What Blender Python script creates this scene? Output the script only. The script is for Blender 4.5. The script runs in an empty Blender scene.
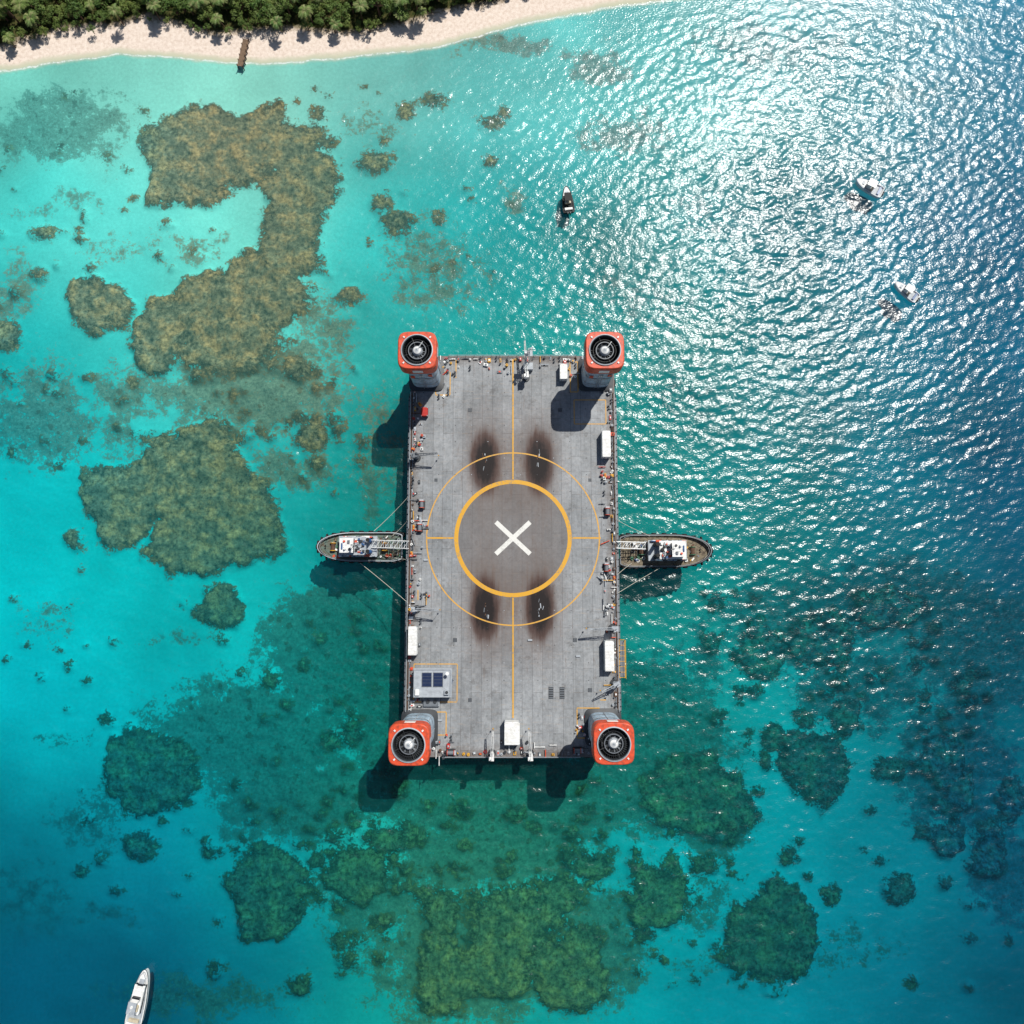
import bpy, math, random
import numpy as np
from mathutils import Vector, Matrix
random.seed(7); rng=np.random.RandomState(11)
scn=bpy.context.scene
scn.view_settings.view_transform='Standard'; scn.view_settings.look='None'; scn.view_settings.exposure=0
# ------------------------------------------------------------ camera
F=700.0; TH=math.radians(6.2); H=166.0; DZ=5.0
c_,s_=math.cos(TH),math.sin(TH)
cd=bpy.data.cameras.new('camera'); cam=bpy.data.objects.new('camera',cd); scn.collection.objects.link(cam)
cd.sensor_width=36; cd.lens=36*F/1024; cd.clip_end=20000; cam.location=(0,0,H); cam.rotation_euler=(TH,0,0); scn.camera=cam
def W(u,v,z=0.0):
    dx=(u-512)/F; dy=(512-v)/F
    y=dy*c_+s_; zz=dy*s_-c_; t=(z-H)/zz
    return (dx*t,y*t,z)
def UV(x,y,z):
    zz=z-H; yc=y*c_+zz*s_; zc=-y*s_+zz*c_
    return 512+F*x/(-zc), 512-F*yc/(-zc)
# ------------------------------------------------------------ light
AZ=math.radians(34); ZEN=math.radians(35)
sd=Vector((math.sin(ZEN)*math.sin(AZ),math.sin(ZEN)*math.cos(AZ),math.cos(ZEN)))
sl=bpy.data.lights.new('sun','SUN'); sl.energy=4.7; sl.angle=math.radians(0.5); sl.color=(1,0.96,0.9)
so=bpy.data.objects.new('sun',sl); scn.collection.objects.link(so); so.rotation_euler=sd.to_track_quat('Z','Y').to_euler(); so.location=(100,150,300)
w=bpy.data.worlds.new('World'); scn.world=w; w.use_nodes=True
nt=w.node_tree; bg=nt.nodes['Background']; sk=nt.nodes.new('ShaderNodeTexSky'); sk.sky_type='NISHITA'; sk.sun_disc=False
sk.sun_elevation=math.pi/2-ZEN; sk.sun_rotation=AZ; nt.links.new(sk.outputs[0],bg.inputs[0]); bg.inputs[1].default_value=0.06
# ------------------------------------------------------------ helpers
def lin(c):
    c=np.asarray(c,float)/255.0
    return np.where(c<=0.04045,c/12.92,((c+0.055)/1.055)**2.4)
class NT:
    def __init__(s,mat):
        mat.use_nodes=True; s.t=mat.node_tree; s.t.nodes.clear()
    def n(s,typ,**kw):
        nd=s.t.nodes.new(typ)
        for k,v in kw.items(): setattr(nd,k,v)
        return nd
    def set(s,inp,val):
        if isinstance(val,bpy.types.NodeSocket): s.t.links.new(val,inp)
        elif val is not None: inp.default_value=val
    def math(s,op,a,b=None,c=None,clamp=False):
        nd=s.n('ShaderNodeMath',operation=op); nd.use_clamp=clamp
        s.set(nd.inputs[0],a); s.set(nd.inputs[1],b)
        if c is not None: s.set(nd.inputs[2],c)
        return nd.outputs[0]
    def noise(s,vec,scale,detail=4,rough=.55,dist=0):
        nd=s.n('ShaderNodeTexNoise'); s.set(nd.inputs['Vector'],vec); nd.inputs['Scale'].default_value=scale
        nd.inputs['Detail'].default_value=detail; nd.inputs['Roughness'].default_value=rough; nd.inputs['Distortion'].default_value=dist
        return nd.outputs['Fac']
    def mapr(s,v,a,b,c=0.,d=1.,smooth=True):
        nd=s.n('ShaderNodeMapRange'); nd.interpolation_type='SMOOTHSTEP' if smooth else 'LINEAR'
        s.set(nd.inputs[0],v)
        for i,x in enumerate((a,b,c,d)): nd.inputs[i+1].default_value=x
        return nd.outputs[0]
    def mix(s,f,a,b,bt='MIX'):
        nd=s.n('ShaderNodeMix',data_type='RGBA',blend_type=bt)
        s.set(nd.inputs[0],f)
        for i,x in ((6,a),(7,b)):
            if not isinstance(x,bpy.types.NodeSocket): x=(x[0],x[1],x[2],1)
            s.set(nd.inputs[i],x)
        return nd.outputs[2]
    def gray(s,v):
        nd=s.n('ShaderNodeCombineColor'); 
        for i in range(3): s.set(nd.inputs[i],v)
        return nd.outputs[0]
    def mapping(s,vec,scale=(1,1,1),rot=(0,0,0),loc=(0,0,0)):
        nd=s.n('ShaderNodeMapping'); s.set(nd.inputs[0],vec); nd.inputs[1].default_value=loc; nd.inputs[2].default_value=rot; nd.inputs[3].default_value=scale
        return nd.outputs[0]
    def bump(s,h,dist,strength=1,nrm=None):
        nd=s.n('ShaderNodeBump'); nd.inputs['Strength'].default_value=strength; nd.inputs['Distance'].default_value=dist
        s.set(nd.inputs['Height'],h)
        if nrm is not None: s.set(nd.inputs['Normal'],nrm)
        return nd.outputs[0]
    def attr(s,name):
        return s.n('ShaderNodeAttribute',attribute_name=name)
    def out(s,sh):
        o=s.n('ShaderNodeOutputMaterial'); s.t.links.new(sh,o.inputs[0])
    def bsdf(s,col,rough=.6,nrm=None,metal=0,spec=.5):
        b=s.n('ShaderNodeBsdfPrincipled')
        if not isinstance(col,bpy.types.NodeSocket): col=(col[0],col[1],col[2],1)
        s.set(b.inputs['Base Color'],col); s.set(b.inputs['Roughness'],rough); b.inputs['Metallic'].default_value=metal
        b.inputs['Specular IOR Level'].default_value=spec
        if nrm is not None: s.set(b.inputs['Normal'],nrm)
        return b.outputs[0]
def coord(t):
    return t.n('ShaderNodeTexCoord').outputs['Object']
MC={}
def M(name,col,rough=.55,metal=0,dirt=.3,scale=1.3,dcol=None):
    if name in MC: return MC[name]
    m=bpy.data.materials.new(name); t=NT(m); g=coord(t)
    l=tuple(lin(col)); d=tuple(lin(dcol)) if dcol else tuple(x*.45 for x in l)
    n=t.noise(g,scale,5,.65); n2=t.noise(g,scale*6,2)
    f=t.math('MULTIPLY',t.mapr(t.math('ADD',n,t.math('MULTIPLY',n2,.25)),.5,.85),dirt*1.6,clamp=True)
    t.out(t.bsdf(t.mix(f,l,d),rough,None,metal)); MC[name]=m; return m
WHITE=M('white_paint',(232,234,232),.4,dirt=.25,dcol=(160,150,135)); LG=M('light_grey_paint',(168,175,181),.5); MG=M('mid_grey_paint',(110,116,122),.5)
DG=M('dark_grey_steel',(52,56,60),.5); BLK=M('black_rubber',(22,22,24),.7); OR=M('orange_paint',(218,80,44),.5,dirt=.55,dcol=(150,66,46))
RED=M('red_paint',(190,40,32),.45); YEL=M('yellow_paint',(214,160,40),.5,dirt=.35); BLU=M('blue_paint',(50,90,140),.4); NAVY=M('navy_panel',(40,52,80),.2,dirt=.15)
WOOD=M('weathered_wood',(128,104,82),.8,dirt=.5,scale=3); TAN=M('tan_deck',(128,118,98),.8,dirt=.6,dcol=(70,58,48)); TEAL=M('green_deck',(86,108,100),.7,dirt=.6,dcol=(90,70,50))
HULLD=M('dark_hull_paint',(48,52,54),.45,dirt=.5,dcol=(95,62,42)); GLASS=M('dark_glass',(16,24,32),.08,dirt=.05); BLG=M('blue_grey_paint',(178,200,216),.5,dirt=.5,dcol=(105,115,122))
ROPE=M('rope',(205,200,185),.8); BRN=M('rust_brown',(96,70,54),.8,dirt=.5); CREAM=M('cream_vinyl',(205,192,165),.6); GRN=M('green_paint',(60,110,80),.5)
class Bd:
    def __init__(s): s.v=[]; s.f=[]; s.m=[]; s.ms=[]; s.sm=[]
    def mi(s,m):
        if m not in s.ms: s.ms.append(m)
        return s.ms.index(m)
    def add(s,vs,fs,m,smooth=False):
        o=len(s.v); s.v+= [tuple(x) for x in vs]; k=s.mi(m)
        for f in fs: s.f.append(tuple(i+o for i in f)); s.m.append(k); s.sm.append(smooth)
    def box(s,cx,cy,z0,sx,sy,sz,m,rot=0,taper=1):
        vs=[]; ca,sa=math.cos(rot),math.sin(rot)
        for k,z in ((1,z0),(taper,z0+sz)):
            for a,b in ((-1,-1),(1,-1),(1,1),(-1,1)):
                x=a*sx/2*k; y=b*sy/2*k; vs.append((cx+x*ca-y*sa,cy+x*sa+y*ca,z))
        s.add(vs,[(3,2,1,0),(4,5,6,7),(0,1,5,4),(1,2,6,5),(2,3,7,6),(3,0,4,7)],m)
    def cyl(s,cx,cy,z0,z1,r,m,n=16,r2=None):
        r2=r if r2 is None else r2
        vs=[(cx+r*math.cos(2*math.pi*i/n),cy+r*math.sin(2*math.pi*i/n),z0) for i in range(n)]+[(cx+r2*math.cos(2*math.pi*i/n),cy+r2*math.sin(2*math.pi*i/n),z1) for i in range(n)]
        s.add(vs,[(i,(i+1)%n,n+(i+1)%n,n+i) for i in range(n)],m,True); o=len(s.v)-2*n
        k=s.mi(m); s.f.append(tuple(o+n+i for i in range(n))); s.m.append(k); s.sm.append(False)
    def tube(s,p,q,r,m,n=6,r2=None):
        p=Vector(p);q=Vector(q); d=(q-p)
        if d.length<1e-6: return
        r2=r if r2 is None else r2
        a=d.orthogonal().normalized(); b=d.normalized().cross(a); vs=[]
        for o,rr in ((p,r),(q,r2)):
            for i in range(n):
                t=2*math.pi*i/n; vs.append(o+a*(rr*math.cos(t))+b*(rr*math.sin(t)))
        s.add(vs,[(i,(i+1)%n,n+(i+1)%n,n+i) for i in range(n)]+[tuple(range(n-1,-1,-1)),tuple(range(n,2*n))],m,False)
    def path(s,pts,r,m,n=6):
        for a,b in zip(pts[:-1],pts[1:]): s.tube(a,b,r,m,n)
    def loft(s,loops,mats,cap=None,bottom=None,smooth=True):
        n=len(loops[0])
        for i in range(len(loops)-1):
            s.add(list(loops[i])+list(loops[i+1]),[(k,(k+1)%n,n+(k+1)%n,n+k) for k in range(n)],mats[i],smooth)
        if cap: s.add(loops[-1],[tuple(range(n))],cap)
        if bottom: s.add(loops[0],[tuple(range(n-1,-1,-1))],bottom)
    def torus(s,c,R,r,m,axis='z',n=12,k=6):
        vs=[];fs=[]
        for i in range(n):
            a=2*math.pi*i/n
            for j in range(k):
                b=2*math.pi*j/k; rr=R+r*math.cos(b); h=r*math.sin(b); p=(rr*math.cos(a),rr*math.sin(a),h)
                if axis=='y': p=(p[0],p[2],p[1])
                if axis=='x': p=(p[2],p[0],p[1])
                vs.append((c[0]+p[0],c[1]+p[1],c[2]+p[2])); fs.append((i*k+j,((i+1)%n)*k+j,((i+1)%n)*k+(j+1)%k,i*k+(j+1)%k))
        s.add(vs,fs,m,True)
    def mesh(s,name):
        me=bpy.data.meshes.new(name); me.from_pydata(s.v,[],s.f)
        for m in s.ms: me.materials.append(m)
        me.polygons.foreach_set('material_index',s.m); me.polygons.foreach_set('use_smooth',s.sm); me.update(); return me
    def make(s,name,loc=(0,0,0),rot=0,parent=None,scale=1):
        o=bpy.data.objects.new(name,s.mesh(name)); scn.collection.objects.link(o); o.location=loc; o.rotation_euler=(0,0,rot); o.scale=(scale,)*3
        if parent: o.parent=parent
        return o
def empty(name,loc=(0,0,0),rot=0):
    o=bpy.data.objects.new(name,None); scn.collection.objects.link(o); o.location=loc; o.rotation_euler=(0,0,rot); return o
# ------------------------------------------------------------ numpy noise
TAB=rng.rand(256,256)
def vn(x,y,sc,seed=0):
    x=x/sc+seed*17.3; y=y/sc+seed*31.7
    xi=np.floor(x).astype(int); yi=np.floor(y).astype(int); fx=x-xi; fy=y-yi
    fx=fx*fx*(3-2*fx); fy=fy*fy*(3-2*fy)
    g=lambda a,b:TAB[a%256,b%256]
    return (g(xi,yi)*(1-fx)+g(xi+1,yi)*fx)*(1-fy)+(g(xi,yi+1)*(1-fx)+g(xi+1,yi+1)*fx)*fy
def fbm(x,y,sc,seed=0,oc=4):
    r=0;a=1;t=0
    for i in range(oc): r=r+a*vn(x,y,sc/2**i,seed+i*3.1); t+=a; a*=.55
    return r/t-.5
# ------------------------------------------------------------ sea colour / reef fields  (plan of the sea bed)
VS=[70,230,350,480,600,720,850,990]
GC=[
[(120,208,192),(138,218,202),(145,220,202),(132,216,205),(105,205,200),(85,172,172),(80,160,168),(60,145,168),(30,128,168)],
[(70,202,194),(100,216,206),(124,216,200),(62,204,198),(30,182,182),(35,138,148),(35,122,142),(22,112,145),(12,104,150)],
[(20,190,190),(55,202,196),(88,200,186),(34,174,168),(12,155,154),(16,140,144),(22,126,142),(14,114,142),(5,100,142)],
[(5,182,186),(8,188,188),(22,178,175),(10,150,148),(10,142,140),(10,140,141),(12,130,142),(6,110,138),(3,90,132)],
[(0,190,195),(4,194,196),(8,188,186),(5,148,144),(5,138,134),(10,144,142),(5,134,140),(5,108,128),(3,84,116)],
[(0,170,184),(0,176,186),(5,170,174),(5,145,140),(5,138,134),(5,158,156),(0,154,162),(0,128,146),(0,98,126)],
[(0,114,142),(0,132,158),(0,148,162),(24,168,158),(32,178,162),(0,166,172),(0,150,166),(0,130,154),(0,104,138)],
[(0,86,122),(0,96,134),(0,116,142),(10,160,156),(16,160,152),(0,154,166),(0,138,160),(0,116,148),(0,96,132)]]
RC=[(250,150,(116,112,84)),(250,300,(104,112,86)),(95,310,(118,122,92)),(370,160,(80,104,82)),(180,500,(96,112,80)),(220,610,(20,90,80)),(600,60,(104,130,125)),
(330,680,(6,90,82)),(150,770,(10,84,76)),(270,890,(20,84,68)),(500,950,(52,96,62)),(650,890,(30,90,64)),(650,770,(12,82,68)),(770,935,(10,72,66)),(815,770,(6,72,76)),
(900,650,(6,74,86)),(980,800,(3,64,88)),(40,120,(66,138,130)),(50,420,(14,110,112)),(510,800,(22,94,74)),(700,600,(6,96,102)),(770,100,(66,120,130)),(140,850,(0,80,100)),(400,110,(104,116,90))]
REEF=[(212,150,66,48),(172,178,26,28),(262,138,60,34),(300,188,40,50),(290,238,42,50),(266,292,50,44),(212,306,38,40),(163,332,36,36),(232,345,54,30),(323,140,16,10),(317,113,10,9),(405,110,10,9),
(434,98,14,9),(374,161,18,13),(383,203,12,11),(398,222,17,12),(491,121,14,8),(350,295,13,11),(95,308,30,34),(42,232,14,9),(38,273,9,8),(158,255,7,6),(6,335,15,18),(15,292,7,7),(312,435,19,18),(297,368,18,14),
(190,480,72,54),(118,500,38,42),(228,515,58,54),(185,545,44,36),(210,445,32,24),(220,607,21,24),(73,541,10,12),(330,740,13,13),(352,733,13,15),
(150,775,48,46),(265,895,50,44),(138,847,19,16),(440,935,26,50),(445,980,42,34),(515,915,48,24),(572,975,44,46),(500,965,38,30),(560,900,30,25),(655,895,32,38),(768,935,48,54),(817,770,33,41),(832,895,11,11),
(901,890,17,18),(705,865,16,13),(775,738,14,15),(850,722,19,22),(720,717,9,8),(355,880,34,30),(388,840,26,16),(690,800,46,40),(725,805,30,34),(940,835,22,20),(990,850,18,34),(890,770,16,14),(945,760,26,26),(1012,800,16,26),
(965,790,24,30),(510,940,40,30),(830,640,40,28),(765,650,26,26),(890,610,40,26),(105,720,8,7),(208,853,8,9),(318,860,12,11),(300,985,14,12),(215,970,9,8),(590,865,25,16)]
GRASS=[(60,125,100,45,.9),(40,420,70,70,.9),(150,385,60,40,.8),(255,390,110,55,1.1),(300,470,60,35,.8),(500,42,70,16,.9),(600,62,45,28,.9),(620,130,55,28,.8),(517,193,18,18,.9),(320,330,40,60,.7),(345,650,90,75,1.4),(250,735,110,60,1.4),(310,800,110,45,1.3),
(400,740,60,60,1.3),(520,800,180,60,1.5),(650,740,80,90,1.4),(700,810,60,55,1.3),(490,860,140,45,1.2),(470,960,120,80,1.2),(590,950,70,80,1.1),(370,900,80,60,1.),(800,620,90,60,1.2),(900,600,95,50,1.2),(980,650,75,80,1.3),(860,690,80,50,.9),(960,770,70,75,1.2),(1010,880,40,70,1.0),(700,660,40,50,.8),
(770,45,110,35,.7),(900,90,80,30,.5),(640,300,70,40,.5),(690,400,60,60,.45),(430,270,70,60,.65),(200,1000,120,30,.8),(90,820,60,40,.65),(250,835,60,30,.7),(10,290,30,60,.7),(960,30,60,20,.5),(710,210,60,40,.5),(20,900,60,60,.55),(280,720,120,40,.9),(120,410,30,60,.8),(380,460,40,120,.55),(670,900,90,40,.7),
(195,245,40,22,.62),(110,245,60,22,.5),(60,200,70,14,.55),(370,120,60,22,.5),(55,620,45,20,.45),(180,640,50,18,.5),(60,740,50,20,.45),(100,920,70,18,.6),(850,950,70,26,.55),(700,960,50,20,.5)]
r2=random.Random(5)
for (cx,cy,sx,sy,n,a,b) in [(330,120,60,50,9,3,6),(100,270,110,60,18,2,7),(280,440,90,70,26,4,10),(500,900,170,90,100,4,13),(860,760,130,110,60,4,14),(200,640,150,80,14,3,7),(380,850,80,60,34,3,11),(660,840,90,60,32,3,10),(140,880,110,90,14,3,9),(700,930,130,70,16,3,8),(440,190,100,90,16,2,7),(820,650,120,60,34,4,13),(30,650,40,60,7,3,6),(960,930,60,60,8,3,9),(70,420,80,60,18,3,9),(260,800,150,60,32,4,12),(330,660,80,60,20,4,10),(270,400,90,40,20,4,9),(60,150,90,60,12,2,6)]:
    for i in range(n):
        q=r2.uniform(a,b)*r2.uniform(.6,1); REEF.append((cx+sx*r2.uniform(-1,1),cy+sy*r2.uniform(-1,1),q,q*r2.uniform(.7,1.1)))
SH=np.array([(-900,120),(-300,82),(0,70),(60,62),(120,53),(180,57),(240,63),(300,60),(380,53),(440,45),(500,29),(560,15),(620,5),(700,-6),(900,-40),(1500,-170),(2200,-340)],float)
VG=np.array([(-900,95),(-300,60),(0,50),(30,40),(60,33),(110,28),(150,20),(180,28),(220,36),(300,30),(345,36),(400,28),(440,14),(480,8),(520,-3),(600,-25),(900,-90),(1500,-260),(2200,-480)],float)
DEEP=-10.5
def shoredepth(Xc,Yc):
    U,V=UV(Xc,Yc,0.)
    sh=np.interp(U,SH[:,0],SH[:,1])-V+fbm(U,V,50,2)*6; vg=np.interp(U,VG[:,0],VG[:,1])-V+fbm(U,V,24,4)*9
    dep=np.interp(-sh*.25,[0,8,50,85,120,170,400],[0,-.8,-2.2,-4,-8,DEEP,-13.])
    return sh,vg,np.where(sh>0,np.minimum(sh*.25*.10,2.6),dep)
def fields(X,Y,full=True):
    Xc=np.clip(X,-300,300); Yc=np.clip(Y,-160,240)
    sh,vg,Zb=shoredepth(Xc,Yc)
    U,V=UV(Xc,Yc,Zb+.8 if full else 0.)
    col=np.zeros(X.shape+(3,)); ws=np.zeros(X.shape)+1e-9
    Uw=np.clip(U+fbm(U,V,110,5)*80,-40,1064); Vw=np.clip(V+fbm(U,V,110,9)*80,40,1020)
    for j,vv in enumerate(VS):
        for i in range(9):
            k=np.exp(-((Uw-i*128)**2+(Vw-vv)**2)/(2*60.**2)); ws+=k; col+=k[...,None]*lin(GC[j][i])
    col/=ws[...,None]; col*=.80; col[...,2]*=.80+.20*np.clip(col[...,1]/.36,0,1)
    if not full: return col,sh
    col*=(1+fbm(X,Y,26,41,4)*.8+fbm(X,Y,70,51,3)*.35)[...,None]
    rc=np.zeros(X.shape+(3,)); ws=np.zeros(X.shape)+1e-12
    for (a,b,c) in RC:
        k=np.exp(-((U-a)**2+(V-b)**2)/(2*75.**2))+1e-9; ws+=k; rc+=k[...,None]*lin(c)
    rc/=ws[...,None]; rc*=.92
    u2=U+fbm(U,V,34,21,5)*46; v2=V+fbm(U,V,34,33,5)*46
    us=U+fbm(U,V,14,21,4)*8; vs_=V+fbm(U,V,14,33,4)*8
    rf=np.full(X.shape,-60.)
    for (a,b,ru,rv) in REEF:
        big=min(ru,rv)>18; uu,vv=(u2,v2) if big else (us,vs_)
        d=1-np.sqrt(((uu-a)/ru)**2+((vv-b)/rv)**2); rf=np.maximum(rf,d*min(ru,rv))
    gr=np.full(X.shape,-.35)
    for (a,b,ru,rv,s) in GRASS:
        d2=((u2-a)/ru)**2+((v2-b)/rv)**2; gr=np.maximum(gr,(s+.35)*np.exp(-d2**1.3*.9)-.35)
    return col,rc,rf,gr,sh,vg,Zb
def gridmesh(name,xs,ys,Z,attrs,mat):
    nx,ny=len(xs),len(ys); X,Y=np.meshgrid(xs,ys); co=np.stack([X,Y,Z],-1).reshape(-1,3).astype(np.float32)
    me=bpy.data.meshes.new(name); nf=(nx-1)*(ny-1)
    me.vertices.add(nx*ny); me.vertices.foreach_set('co',co.ravel())
    idx=np.arange(nx*ny).reshape(ny,nx); q=np.stack([idx[:-1,:-1],idx[:-1,1:],idx[1:,1:],idx[1:,:-1]],-1).reshape(-1).astype(np.int32)
    me.loops.add(nf*4); me.loops.foreach_set('vertex_index',q); me.polygons.add(nf)
    me.polygons.foreach_set('loop_start',np.arange(0,nf*4,4,dtype=np.int32)); me.polygons.foreach_set('use_smooth',np.ones(nf,bool))
    me.update(calc_edges=True)
    for k,a in attrs.items():
        if a.ndim==3:
            at=me.attributes.new(k,'FLOAT_COLOR','POINT'); at.data.foreach_set('color',np.concatenate([a,np.ones(a.shape[:2]+(1,))],-1).astype(np.float32).ravel())
        else:
            at=me.attributes.new(k,'FLOAT','POINT'); at.data.foreach_set('value',a.astype(np.float32).ravel())
    me.materials.append(mat); o=bpy.data.objects.new(name,me); scn.collection.objects.link(o); return o
# sea bed material
mb=bpy.data.materials.new('sea_floor_and_sand'); t=NT(mb); g=coord(t)
g=t.mapping(g,(1,1,0.0))
wc=t.attr('wcol').outputs['Color']; rcn=t.attr('rcol').outputs['Color']; rfn=t.attr('reef').outputs['Fac']; grn=t.attr('grass').outputs['Fac']; shn=t.attr('shore').outputs['Fac']; vgn=t.attr('veg').outputs['Fac']
nA=t.noise(g,.24,5,.65); nB=t.noise(g,1.2,4,.75)
edge=t.math('ADD',rfn,t.math('ADD',t.math('MULTIPLY_ADD',nA,24.,-12.),t.math('MULTIPLY_ADD',nB,24.,-12.)))
rm=t.mapr(edge,-1.6,3.)
base=t.mix(1,wc,t.gray(t.mapr(nB,.3,.7,.88,1.12,False)),'MULTIPLY')
gm=t.mapr(t.math('ADD',grn,t.math('ADD',t.math('MULTIPLY_ADD',nA,2.1,-1.05),t.math('MULTIPLY_ADD',nB,2.1,-1.05))),.36,.7)
gcol=t.mix(.88,wc,rcn)
gcol=t.mix(1,gcol,t.gray(t.mapr(nB,.3,.7,.38,1.45,False)),'MULTIPLY')
base=t.mix(t.math('MULTIPLY',gm,.92),base,gcol)
# coral heads scattered through the meadows
vh=t.n('ShaderNodeTexVoronoi'); t.set(vh.inputs['Vector'],g); vh.inputs['Scale'].default_value=.42; hd_=vh.outputs['Distance']
hsep=t.n('ShaderNodeSeparateColor'); t.set(hsep.inputs[0],vh.outputs['Color'])
hr=t.math('MULTIPLY_ADD',hsep.outputs[0],.42,.02)
hm=t.mapr(t.math('SUBTRACT',hr,t.math('ADD',hd_,t.math('MULTIPLY_ADD',nB,.7,-.35))),0.,.1)
hm=t.math('MULTIPLY',hm,t.mapr(t.math('ADD',grn,t.math('MULTIPLY_ADD',nA,.8,-.4)),.15,.8))
hcol=t.mix(1,rcn,t.gray(t.mapr(nB,.3,.7,.4,1.15,False)),'MULTIPLY')
base=t.mix(t.math('MULTIPLY',hm,.8),base,hcol)
vor=t.n('ShaderNodeTexVoronoi'); t.set(vor.inputs['Vector'],g); vor.inputs['Scale'].default_value=.75; vo=vor.outputs['Distance']
rtex=t.math('ADD',t.mapr(nB,.3,.7,.25,1.6,False),t.math('MULTIPLY_ADD',vo,-.7,.3))
rtex=t.math('MAXIMUM',t.math('MULTIPLY',rtex,t.mapr(nA,.3,.7,.55,1.4,False)),.12)
rtint=t.mix(t.mapr(nA,.42,.62),rcn,t.mix(1,rcn,(1.5,1.1,.8),'MULTIPLY'))
rcol=t.mix(1,rtint,t.gray(rtex),'MULTIPLY')
rim=t.mapr(edge,1.,12.,.5,1.15)
rcol=t.mix(1,rcol,t.gray(rim),'MULTIPLY')
base=t.mix(rm,base,rcol)
# beach
lo=t.math('ADD',shn,t.math('MULTIPLY_ADD',nA,6.,-3.))
sand=t.mix(t.mapr(nB,.35,.7),tuple(lin((232,218,204))),tuple(lin((208,190,174))))
wet=t.mix(t.mapr(lo,1.,7.),tuple(lin((192,192,168))),sand)
base=t.mix(t.mapr(lo,-5.,1.5),base,wet)
foam=t.math('MULTIPLY',t.mapr(t.math('ABSOLUTE',t.math('ADD',lo,1.2)),1.1,0.2),t.mapr(nB,.38,.6))
base=t.mix(t.math('MULTIPLY',foam,.75),base,(.82,.85,.85))
debris=t.math('MULTIPLY',t.mapr(t.math('ADD',vgn,t.math('MULTIPLY_ADD',nB,14.,-7.)),-4.,2.),.7)
base=t.mix(debris,base,tuple(lin((120,105,75))))
grd=t.mapr(t.math('ADD',vgn,t.math('MULTIPLY_ADD',nB,10.,-5.)),1.,5.)
base=t.mix(grd,base,t.mix(t.mapr(nB,.4,.6),tuple(lin((46,58,28))),tuple(lin((84,80,50)))))
df=t.n('ShaderNodeBsdfDiffuse'); t.set(df.inputs[0],base); t.out(df.outputs[0])
xs=np.concatenate([[-8000,-3000,-1200,-600,-380,-270],np.arange(-215,215.1,.55),[270,380,600,1200,3000,8000]])
ys=np.concatenate([[-8000,-3000,-1200,-600,-300,-200],np.arange(-150,215.1,.55),[270,380,600,1200,3000,8000]])
X,Y=np.meshgrid(xs,ys); col,rc,rf,gr,sh,vg,Zb=fields(X,Y)
off=np.clip(-sh/160,0,1)
Z=Zb+np.clip(rf/9+.3,0,1)*1.1*off+fbm(X,Y,14,3)*.9*off+fbm(X,Y,3.,8,3)*2.4*np.clip(rf/6+.5,0,1)*off+fbm(X,Y,3.,18,3)*1.6*np.clip(gr,0,1)*off
gridmesh('sea_floor_and_beach_ground',xs,ys,Z,dict(wcol=col,rcol=rc,reef=rf,grass=gr,shore=sh,veg=vg),mb)
# water surface : real wave geometry from a random wave spectrum
mw=bpy.data.materials.new('sea_water'); t=NT(mw); g=coord(t)
wc=t.attr('wcol').outputs['Color']; tb=t.attr('turb').outputs['Fac']
h3=t.noise(t.mapping(g,(1,1.5,1),(0,0,math.radians(-15))),1.9,1,.5)
nr=t.bump(h3,.08,1.0)
tr=t.n('ShaderNodeBsdfTransparent'); tr.inputs[0].default_value=(1,1,1,1)
df=t.n('ShaderNodeBsdfDiffuse'); t.set(df.inputs[0],wc)
m1=t.n('ShaderNodeMixShader'); t.set(m1.inputs[0],t.math('MULTIPLY',tb,.10)); t.t.links.new(tr.outputs[0],m1.inputs[1]); t.t.links.new(df.outputs[0],m1.inputs[2])
gl=t.n('ShaderNodeBsdfGlossy'); gl.inputs['Roughness'].default_value=.23; t.set(gl.inputs['Normal'],nr)
ge=t.n('ShaderNodeNewGeometry'); dp=t.n('ShaderNodeVectorMath',operation='DOT_PRODUCT'); t.set(dp.inputs[0],ge.outputs['Incoming']); t.set(dp.inputs[1],ge.outputs['Normal'])
fr=t.math('POWER',t.math('SUBTRACT',1.,t.math('ABSOLUTE',dp.outputs['Value']),clamp=True),5.)
m2=t.n('ShaderNodeMixShader'); t.set(m2.inputs[0],t.math('MULTIPLY_ADD',fr,.95,.037,clamp=True)); t.t.links.new(m1.outputs[0],m2.inputs[1]); t.t.links.new(gl.outputs[0],m2.inputs[2])
t.out(m2.outputs[0])
dxg=.36; gx=np.arange(-152,152,dxg); gy=np.arange(-108,170,dxg)
xs=np.concatenate([[-8000,-3000,-1200,-600,-380,-270,-200],gx,[200,270,380,600,1200,3000,8000]])
ys=np.concatenate([[-8000,-3000,-1200,-600,-300,-200,-150],gy,[220,270,380,600,1200,3000,8000]])
N=1024; kx=np.fft.fftfreq(N,dxg)*2*np.pi; KX,KY=np.meshgrid(kx,kx); K=np.hypot(KX,KY)+1e-9; lam=2*np.pi/K
amp=K**-1.55*np.exp(-(lam/6.)**4)*(1/(1+(1.1/lam)**8)); th=np.arctan2(KY,KX)
amp*=(.5+np.abs(np.cos(th-math.radians(100)))**2)
hf=np.fft.fft2(rng.randn(N,N))*amp; hw=np.real(np.fft.ifft2(hf)); sl_=np.gradient(hw,dxg); rms=math.sqrt((sl_[0]**2+sl_[1]**2).mean()); hw*=.115/rms
X,Y=np.meshgrid(xs,ys); col,sh=fields(X,Y,False); turb=np.clip(-sh/60,0,1)
Zw=X*0; ny,nx=len(gy),len(gx); ed=np.minimum.outer(np.minimum(np.arange(ny),np.arange(ny)[::-1]),np.minimum(np.arange(nx),np.arange(nx)[::-1]))
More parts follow.
